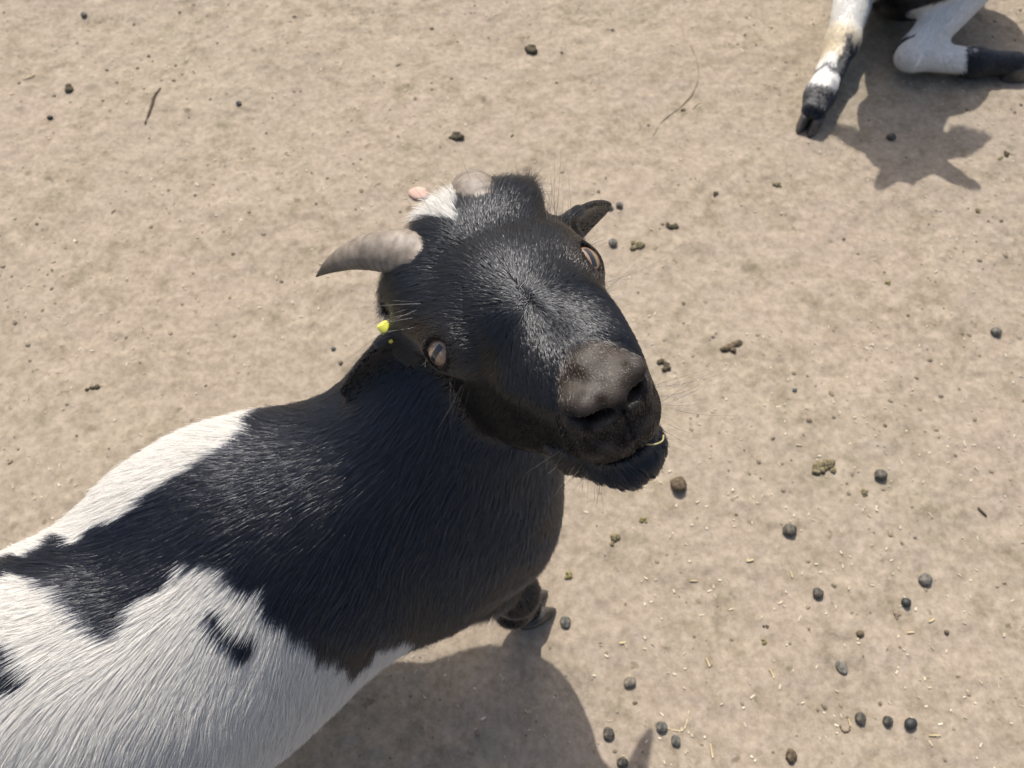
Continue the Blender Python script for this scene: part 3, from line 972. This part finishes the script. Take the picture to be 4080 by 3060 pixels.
def goat2_fields(P, n):
    q = H2.l(P)
    hw = smooth01(12.5, 10.0, np.linalg.norm(q - np.array([1.5, 0, -1]), axis=1))
    d, L, lift, c, nose, chin, poll, ear = head_hair(H2, P, n, lambda F, S, U: np.zeros(len(F)))
    db = np.stack([.2 * n[:, 0], .9 + 0 * P[:, 0], -.5 - .6 * np.abs(n[:, 0])], 1)
    best = np.full(len(P), 9.); arc = np.zeros(len(P)); which = np.zeros(len(P), int); dl = np.zeros((len(P), 3))
    for k, (leg, nm) in enumerate(((LEG_R2, 1), (LEG_L2, 2))):
        acc = 0.
        for i in range(1, 4):
            a, b = leg[i], leg[i + 1]; ab = b - a; ln = np.linalg.norm(ab)
            h = np.clip((P - a) @ ab / ln ** 2, 0, 1)
            dd = np.linalg.norm(P - a - h[:, None] * ab, axis=1)
            m = dd < best
            best = np.where(m, dd, best); arc = np.where(m, acc + h * ln, arc); which = np.where(m, nm, which)
            dl[m] = ab / ln
            acc += ln
    onleg = smooth01(.062, .046, best)
    db = db * (1 - onleg)[:, None] + (dl + np.array([0, 0, -.35])) * onleg[:, None]
    Lb = .020 * (1 - onleg) + .0075 * onleg
    w1 = 0 * arc; nz = .011 * fbm(P * 60, 2) + .003 * rng.normal(size=len(P))
    arc = arc + nz
    # right leg: white above, beige at the knee, black behind the shank and round the foot
    right = (P - LEG_R2[2]) @ np.array([.90, -.40, 0])
    white_r = (arc > .012) & ~((arc > .15) & (right + .4 * nz > .001)) & (arc < .212)
    white_r |= (arc > .224) & (arc < .256) & (right < .016)
    white_l = (arc < .300) & ~((arc > .205) & (arc < .232) & (P[:, 1] > 1.112))
    white_body = (P[:, 0] > .815 + nz) & (which != 1)
    wf = np.where(which == 1, white_r, white_l) * (best < np.where(arc < .06, .041, .049))
    wf = np.where(best < np.where(arc < .06, .041, .049), wf, white_body).astype(float)[:, None]
    wcol = np.ones((len(P), 3)) * WHITE
    be = (smooth01(.10, .15, arc) * smooth01(.21, .17, arc) * (which == 1))[:, None]
    wcol = wcol * (1 - be) + np.array([.78, .70, .55]) * be
    be = ((which == 2) * smooth01(.03, .014, P[:, 2]) * smooth01(.12, .17, arc))[:, None]
    wcol = wcol * (1 - be) + np.array([.52, .40, .26]) * be
    cb = np.ones((len(P), 3)) * BLACK * (1 - wf) + wcol * wf
    h = hw[:, None]
    z0 = np.zeros(len(P))
    return d * h + db * (1 - h), L * hw + Lb * (1 - hw), lift * hw + (1 - hw) * (.24 + 0 * hw), c * h + cb * (1 - h), hw, nose * hw, chin * hw, ear * hw, z0

r2 = goat2_fields(V2, N2)
body2 = link_mesh('body', V2, F2q, M_skin, goat2, colors=r2[3])
d2 = .55e6 * np.where(V2[:, 1] < 1.36, 1, .18) * np.where((V2[:, 2] > .3), .4, 1)
coat(V2, F2q, N2, goat2_fields, d2, body2, .00030, cell=.006)
HORN2 = ([(-5.2, 2.4, 3.0), (-5.6, 4.0, 5.2), (-6.2, 6.2, 7.8), (-6.8, 8.6, 10.2)], [(-5.2, 2.4, 3.0), (-5.8, 3.8, 5.2), (-6.6, 5.8, 7.6), (-7.6, 8.0, 9.4)])
add_horns(H2, goat2, HORN2, 2.1, .5)
add_eyes(H2, goat2)
hoof_meshes(LEG_R2[4] + np.array([-.004, -.012, -.026]), (-.50, -.86, 0), goat2, .018)
hoof_meshes(LEG_L2[4] + np.array([.008, 0, -.026]), (.99, .05, 0), goat2, .023)
hoof_meshes((.575, 1.565, 0), (0, -1, 0), goat2, .022)
hoof_meshes((.915, 1.565, 0), (0, -1, 0), goat2, .022)

# ------------------------------------------------------------------ droppings, clods and straw on the ground
FPX = 3024.0
def on_ground(u, v):
    """a spot on the earth, from the survey table below (units of a 2212 wide picture)"""
    k = 4080 / 2212
    x = (u * k - 2040) / FPX; y = (1530 - v * k) / FPX
    d = np.array([x, math.cos(PITCH) + y * math.sin(PITCH), -math.sin(PITCH) + y * math.cos(PITCH)])
    t = CAM_H / -d[2]
    p = np.array([d[0] * t, d[1] * t])
    z = terrain_z(np.array([p[0]]), np.array([p[1]]))[0]
    return np.array([p[0], p[1], z]), t / (FPX / k)          # place, metres per table unit

def lump(n_sub, rx, ry, rz, rough, seed, freq=2.0):
    import bmesh
    bm = bmesh.new(); bmesh.ops.create_icosphere(bm, subdivisions=n_sub, radius=1)
    V = np.array([v.co[:] for v in bm.verts]); F = [tuple(v.index for v in f.verts) for f in bm.faces]
    bm.free()
    r = 1 + rough * fbm(V * freq + seed * 7.7, 3)
    return V * r[:, None] * np.array([rx, ry, rz]), F

def merge(parts):
    Vs, Fs, o = [], [], 0
    for V, F in parts:
        Vs.append(V); Fs += [tuple(i + o for i in f) for f in F]; o += len(V)
    return np.concatenate(Vs), Fs

def rotz(V, a):
    c, s = math.cos(a), math.sin(a)
    return V @ np.array([[c, s, 0], [-s, c, 0], [0, 0, 1]])

# u, v, width, height, turn, look, name, label
D = [
 (1464, 1050, 36, 38, .2, 'brown', 'dropping', 'biggest brown lumpy dropping, just right of the bearded chin', 'dropping'),
 (1899, 1029, 29, 28, .0, 'dark', 'dropping', 'dark round dropping beside a flat crumbly tan clod', 'dropping'),
 (1703, 1147, 32, 29, .1, 'dark', 'dropping', 'dark dropping alone on pale earth right of the neck, scuffed at its top', 'dropping'),
 (1998, 1252, 32, 28, .6, 'grey', 'dropping', 'grey flaking dropping up and right of the blackest round one', 'dropping'),
 (1765, 1283, 25, 26, .0, 'dark', 'dropping', 'charcoal round dropping left of the blackest one', 'dropping'),
 (1956, 1302, 22, 22, .0, 'black', 'dropping', 'blackest smooth round dropping on the open ground at right', 'dropping'),
 (1221, 1343, 24, 31, .1, 'grey', 'dropping', 'grey oval dropping just right of the front hoof', 'dropping'),
 (1817, 1441, 26, 34, .3, 'flat', 'dropping', 'flat grey oval dropping with a notched edge', 'dropping'),
 (1361, 1473, 29, 25, .4, 'palegrey', 'dropping', 'pale dusty dropping beside the edge of the head shadow', 'dropping'),
 (1857, 1552, 25, 29, .0, 'dark', 'dropping', 'dark dropping at the left of a row of three, next to a curled rootlet', 'dropping'),
 (1916, 1558, 23, 23, .0, 'dark', 'dropping', 'middle dropping of the dark row of three', 'dropping'),
 (1963, 1564, 31, 25, .5, 'black', 'dropping', 'wide glossy dropping at the right end of the dark row of three', 'dropping'),
 (1428, 1571, 27, 25, .3, 'grey', 'dropping', 'grey dropping touching the tip of the pointed ear shadow', 'dropping'),
 (1458, 1600, 23, 25, .0, 'grey', 'dropping', 'grey brown dropping just below the one at the ear shadow tip', 'dropping'),
 (1707, 1633, 24, 31, -.2, 'brown', 'dropping', 'brown chipped dropping at the bottom edge of the photo', 'dropping'),
 (1314, 1585, 26, 28, .0, 'dark', 'dropping', 'dark dropping on the rim of the head shadow', 'dropping'),
 (1343, 1648, 26, 24, .0, 'dark', 'dropping', 'dark dropping inside the shadow at the bottom edge', 'dropping'),
 (2149, 719, 24, 22, .0, 'grey', 'dropping', 'smooth grey round dropping near the right edge', 'dropping'),
 (1324, 524, 20, 21, .0, 'grey', 'dropping', 'round grey dropping just right of the pointed ear and eye', 'dropping'),
 (1338, 442, 17, 16, .0, 'grey', 'dropping', 'small grey dropping right above the tip of the ear', 'dropping'),
 (1319, 447, 14, 12, .0, 'grey', 'dropping', 'faint small dropping partly behind the tip of the ear', 'dropping'),
 (1378, 528, 30, 23, .2, 'crumb', 'clod', 'crumbling tan clod right of the round dropping by the ear', 'clod'),
 (1451, 487, 34, 17, .1, 'dkcrumb', 'clod', 'dark ragged clod up and right of the ear', 'clod'),
 (1587, 746, 44, 24, .35, 'browncrumb', 'clod', 'long brown and grey double clod between the face and the right edge', 'clod'),
 (1778, 1007, 66, 28, .1, 'crumb', 'clod', 'widest flat crumbled tan clod, left of a dark dropping', 'clod'),
 (1927, 293, 22, 18, .0, 'dark', 'dropping', 'dark round dropping lying in the shadow of the resting goat', 'dropping'),
 (1148, 102, 34, 26, .4, 'dkcrumb', 'clod', 'dark olive clod near the top edge', 'clod'),
 (984, 296, 29, 22, .2, 'dkcrumb', 'clod', 'ragged dark clod above the far horn', 'clod'),
 (517, 227, 16, 15, .4, 'stone', 'stone', 'small dark grey stone on bare earth, upper left', 'stone'),
 (146, 188, 24, 18, .2, 'dkcrumb', 'clod', 'broken brown clod near the upper left corner', 'clod'),
 (107, 252, 14, 11, .0, 'black', 'dropping', 'tiny black dropping left of the brown twig', 'dropping'),
 (203, 842, 24, 16, .0, 'dkcrumb', 'clod', 'dark brown clod near the left edge above the white shoulder', 'clod'),
 (181, 32, 14, 13, .0, 'grey', 'dropping', 'small grey dropping in the upper left corner', 'dropping'),
 (1435, 790, 22, 24, .5, 'dkcrumb', 'clod', 'small dark crumbling clod right of the nose', 'clod'),
 (1856, 1370, 18, 16, .2, 'brown', 'dropping', 'small brown broken dropping above the flat grey oval one', 'dropping'),
 (1324, 1166, 22, 26, .0, 'crumb', 'clod', 'small tan clod right of the black neck', 'clod'),
 (1228, 1243, 22, 15, .2, 'olive', 'clod', 'olive yellow clod at the edge of the black chest', 'clod'),
 (1867, 1067, 24, 18, .3, 'crumb', 'clod', 'pale crumbly clod below a dark dropping at right', 'clod'),
 (1917, 613, 14, 11, .2, 'olive', 'clod', 'tiny olive green clod on open ground, upper right', 'clod'),
 (2172, 338, 22, 16, .6, 'dkcrumb', 'clod', 'dark clod right of the shadow of the resting goat', 'clod'),
 (720, 753, 13, 10, .4, 'stone', 'stone', 'tiny dark chip of stone left of the yellow ear tag', 'stone'),
 (1681, 398, 18, 15, .1, 'crumb', 'clod', 'pale tan clod below the outstretched foreleg', 'clod'),
 (1476, 234, 12, 10, .0, 'dkcrumb', 'clod', 'small dark clod at the end of a thin rootlet', 'clod'),
 (1938, 1331, 18, 14, .4, 'pinkbrown', 'clod', 'flat pinkish clod under the blackest dropping', 'clod'),
 (2044, 1366, 11, 11, .0, 'brown', 'dropping', 'tiny brown dropping at the far right among straw bits', 'dropping'),
 (1388, 1124, 12, 13, .3, 'olive', 'clod', 'tiny olive clod below the chin', 'clod'),
 (1716, 843, 11, 10, .3, 'stone', 'stone', 'tiny grey stone with a pale streak beside it', 'stone'),
 (1650, 1386, 13, 12, .2, 'olive', 'clod', 'small olive clod beside pale straw, lower middle', 'clod'),
 (1654, 1353, 11, 9, .2, 'dkcrumb', 'clod', 'tiny dark clod above the small olive one', 'clod'),
 (2158, 345, 15, 9, .2, 'olive', 'clod', 'thin olive clod touching the dark one at far right', 'clod'),
 (2110, 460, 16, 12, .2, 'crumb', 'clod', 'tan clod below the shadow of the resting goat', 'clod'),
 (1546, 416, 12, 13, .2, 'dkcrumb', 'clod', 'small dark clod above right of the ragged one', 'clod'),
 (1107, 288, 11, 10, .2, 'dkcrumb', 'clod', 'tiny dark clod above the white poll patch', 'clod'),
]
MATS = {'dark': M_pellet, 'black': simple('dung_black', (.020, .020, .020), .6), 'grey': M_pellet_grey, 'flat': M_pellet_grey,
        'palegrey': noisy('dung_pale', (.12, .105, .08), (.27, .24, .185), 170, .9, .6), 'brown': M_pellet_brown, 'crumb': M_crumb,
        'dkcrumb': noisy('dung_ragged', (.022, .018, .011), (.125, .10, .058), 300, .9, .9, 5, .002), 'browncrumb': M_pellet_brown,
        'stone': noisy('grey_stone', (.045, .048, .046), (.12, .125, .12), 120, .7, .3), 'olive': noisy('dung_olive', (.085, .075, .026), (.24, .21, .09), 300, .9, .8),
        'pinkbrown': noisy('dung_pinkish', (.15, .105, .08), (.27, .20, .155), 200, .9, .6)}
for i, (u, v, w, h, a, look, name, label, cat) in enumerate(D):
    p, m = on_ground(u, v)
    sx, sy = w * m / 2 * .93, h * m / 2 * .93
    el = 1.0
    if look in ('dark', 'black', 'grey', 'brown', 'palegrey'):
        rz = min(sx, sy) * .78
        V, Fc = lump(3, sx, sy, rz, {'brown': .19, 'black': .06}.get(look, .12), i, 1.7)
        if look in ('brown', 'grey', 'palegrey'):
            V2_, F2_ = lump(2, sx * .5, sy * .45, rz * .5, .3, i + 50); V, Fc = merge([(V, Fc), (V2_ + [sx * .45, -sy * .45, -rz * .3], F2_)])
        zc = rz * .72
    elif look == 'flat':
        rz = sx * .42
        V, Fc = lump(3, sx, sy, rz, .08, i, 1.4); zc = rz * .7
    elif look == 'stone':
        rz = sx * .7
        V, Fc = lump(1, sx, sy, rz, .30, i, 1.1); zc = rz * .55
    else:
        parts = []
        k = 5 + int(w / 6)
        for j in range(k):
            q = rng.normal(size=2) * .42; s = rng.uniform(.25, .55)
            r = min(sx, sy) * s * 1.25
            Vj, Fj = lump(2, r * rng.uniform(.8, 1.5), r, r * .75, .32, i * 13 + j, 1.9)
            parts.append((Vj + [q[0] * sx, q[1] * sy, r * .35], Fj))
        V, Fc = merge(parts); zc = 0
    V = rotz(V, a)
    o = link_mesh(name, V + p + [0, 0, zc], Fc, MATS[look], smooth=look != 'stone', loc=p)
    tag(o, label, cat, group={'dropping': 'droppings on the bare earth', 'clod': 'crumbled clods on the bare earth', 'stone': 'small stones on the bare earth'}[cat])

def straw_blade(p, L, w, a, curve=0., hgt=.0006, tilt=0.):
    """a flattened stalk: a bent strip with thickness"""
    n = 6; V = []
    for i in range(n):
        t = i / (n - 1) - .5
        x = t * L; y = curve * L * (t * t - .08); ww = w * (1 - .25 * abs(t))
        for dy, dz in ((-ww, 0), (-.5 * ww, hgt), (.5 * ww, hgt), (ww, 0)):
            V.append((x, y + dy, dz + .0006 + tilt * (t + .5) * L))
    V = np.array(V); F = []
    for i in range(n - 1):
        for j in range(4):
            F.append((i * 4 + j, i * 4 + (j + 1) % 4, i * 4 + 4 + (j + 1) % 4, i * 4 + 4 + j))
    F.append((3, 2, 1, 0)); F.append(tuple((n - 1) * 4 + j for j in range(4)))
    return rotz(V, a) + p, F

ST = [
 (60, 164, 27, 3.0, 35, .1, 'cream straw stalk in the upper left corner'),
 (1504, 225, 24, 2.2, 42, .0, 'pale straw stalk beside the small dark clod and rootlet'),
 (1499, 1254, 17, 3.4, 0, .0, 'short yellow straw below the biggest brown dropping'),
 (1536, 1622, 27, 4.2, 95, .0, 'yellow upright straw stub at the bottom edge'),
 (2017, 1589, 25, 3.4, 0, .0, 'yellow straw lying below the row of three droppings'),
 (1965, 1367, 15, 4.2, 4, .0, 'stubby cream straw below the blackest dropping'),
 (1836, 1560, 15, 3.2, 95, .0, 'short straw standing left of the row of three droppings'),
 (1529, 1430, 19, 4.4, 110, .1, 'cream split straw between the pale dropping and the flat oval one'),
 (1666, 1455, 20, 4.0, 112, .3, 'whitish curled husk left of the flat grey oval dropping'),
 (2011, 1341, 16, 4.0, 24, .2, 'pale leaf shaped straw flake under the grey flaking dropping'),
 (1708, 1241, 14, 3.2, 95, .0, 'small straw left of the charcoal dropping'),
 (1619, 1212, 15, 5.0, 12, .1, 'white flake of husk below the lone dark dropping'),
 (1345, 1388, 14, 5.0, 8, .1, 'white flake right of the front hoof dropping'),
]
for u, v, L, w, ang, cv, label in ST:
    p, m = on_ground(u, v)
    V, Fc = straw_blade(p + [0, 0, .001], L * m, w * m / 2, math.radians(ang), cv, .0009)
    o = link_mesh('straw', V, Fc, M_straw, smooth=False, loc=p)
    tag(o, label, 'straw', group='straw bits on the bare earth')

def stick(name, pts, r, mat, label, cat):
    P3 = np.array([on_ground(u, v)[0] for u, v in pts]); P3[:, 2] += np.asarray(r).max() * .8
    path = spline(P3, 28)
    path[:, 2] += .0006 * np.sin(np.arange(28) * 1.3)
    V, Fc = tube_mesh(path, np.interp(np.linspace(0, 1, 28), np.linspace(0, 1, len(r)), r), 8)
    o = link_mesh(name, V, Fc, mat, loc=P3[0])
    return tag(o, label, cat)
stick('twig', [(316, 272), (328, 240), (336, 214), (349, 194)], [.0012, .0022, .0020, .0010], M_twig, 'thin brown twig lying in the upper left', 'twig')
stick('twig', [(2112, 1098), (2121, 1105), (2131, 1114)], [.0014, .0016, .0012], M_twig, 'short dark stick near the right edge below the middle', 'twig')
stick('rootlet', [(1491, 101), (1507, 143), (1504, 185), (1478, 221), (1432, 256), (1412, 288)], [.0006, .0010, .0010, .0008, .0005], noisy('root', (.16, .13, .09), (.26, .21, .15), 90), 'long thin dusty rootlet curving down the upper middle', 'rootlet')
stick('rootlet', [(1815, 1568), (1822, 1580), (1834, 1578), (1838, 1566)], [.0008, .0010, .0008], M_twig, 'curled dark rootlet left of the row of three droppings', 'rootlet')
stick('stalk', [(1440, 1574), (1470, 1579), (1481, 1568), (1489, 1535)], [.0005, .0007, .0005], M_straw, 'thin bent straw stalk running past the two grey droppings at the ear shadow', 'stalk')
p, m = on_ground(905, 423)
V, Fc = lump(2, 23 * m, 19 * m, .004, .16, 91, 1.2)
tag(link_mesh('brick_shard', rotz(V, -.7) + p + [0, 0, .003], Fc, M_brick, loc=p), 'faded pink brick shard between the two horns', 'brick shard')

def straw_at_lips():
    c = H1.w([(11.5, .5, -4.3), (11.9, .9, -4.4), (11.95, 1.4, -4.5), (11.7, 1.7, -4.45)])
    V, Fc = tube_mesh(spline(c, 14), np.full(14, .0005), 8)
    tag(link_mesh('straw', V, Fc, noisy('chewed_straw', (.30, .27, .10), (.46, .42, .22), 60, .6, .2), loc=c[0]), 'short piece of chewed straw held at the lips of the standing goat', 'straw')
straw_at_lips()

def scatter(name, n, kind, mat, label):
    Vs, Fs, o = [], [], 0
    pts = rng.uniform((-1.15, -.08), (1.15, 1.5), (n * 3, 2))
    dens = .5 + .5 * vnoise(np.c_[pts * 4.5, 0 * pts[:, :1]]) + .35 * (pts[:, 0] > .1) * (pts[:, 1] < .6)
    pts = pts[rng.random(len(pts)) < dens][:n]
    z = terrain_z(pts[:, 0], pts[:, 1])
    base = [lump(1, 1, 1, .7, .35, 200 + k) for k in range(6)]
    for i, (x, y) in enumerate(pts):
        p = np.array([x, y, z[i]])
        if kind == 'straw':
            L = rng.gamma(2.0, .0009) + .0020
            V, F = straw_blade(p, min(L, .009), rng.uniform(.0005, .0014), rng.uniform(0, 6.3), rng.normal() * .30, .0007, rng.normal() * .12)
        else:
            r = min(rng.gamma(2.0, .00055) + .0006, .0035)
            V0, F = base[i % 6]
            V = rotz(V0 * np.array([r * rng.uniform(.8, 1.5), r, r * .8]), rng.uniform(0, 6.3)) + p + [0, 0, r * .25]
        Vs.append(V); Fs += [tuple(j + o for j in f) for f in F]; o += len(V)
    ob = link_mesh(name, np.concatenate(Vs), Fs, mat, smooth=False)
    tag(ob, label, kind='stuff')
scatter('straw_litter', 2600, 'straw', noisy('chaff', (.40, .34, .24), (.62, .55, .42), 40, .8, .2), 'fine pale chaff and straw crumbs strewn over the earth')
scatter('earth_crumbs', 1800, 'grit', noisy('earth_crumb', (.13, .105, .07), (.28, .23, .17), 40, .95, .4), 'small brown earth and dung crumbs strewn over the earth')
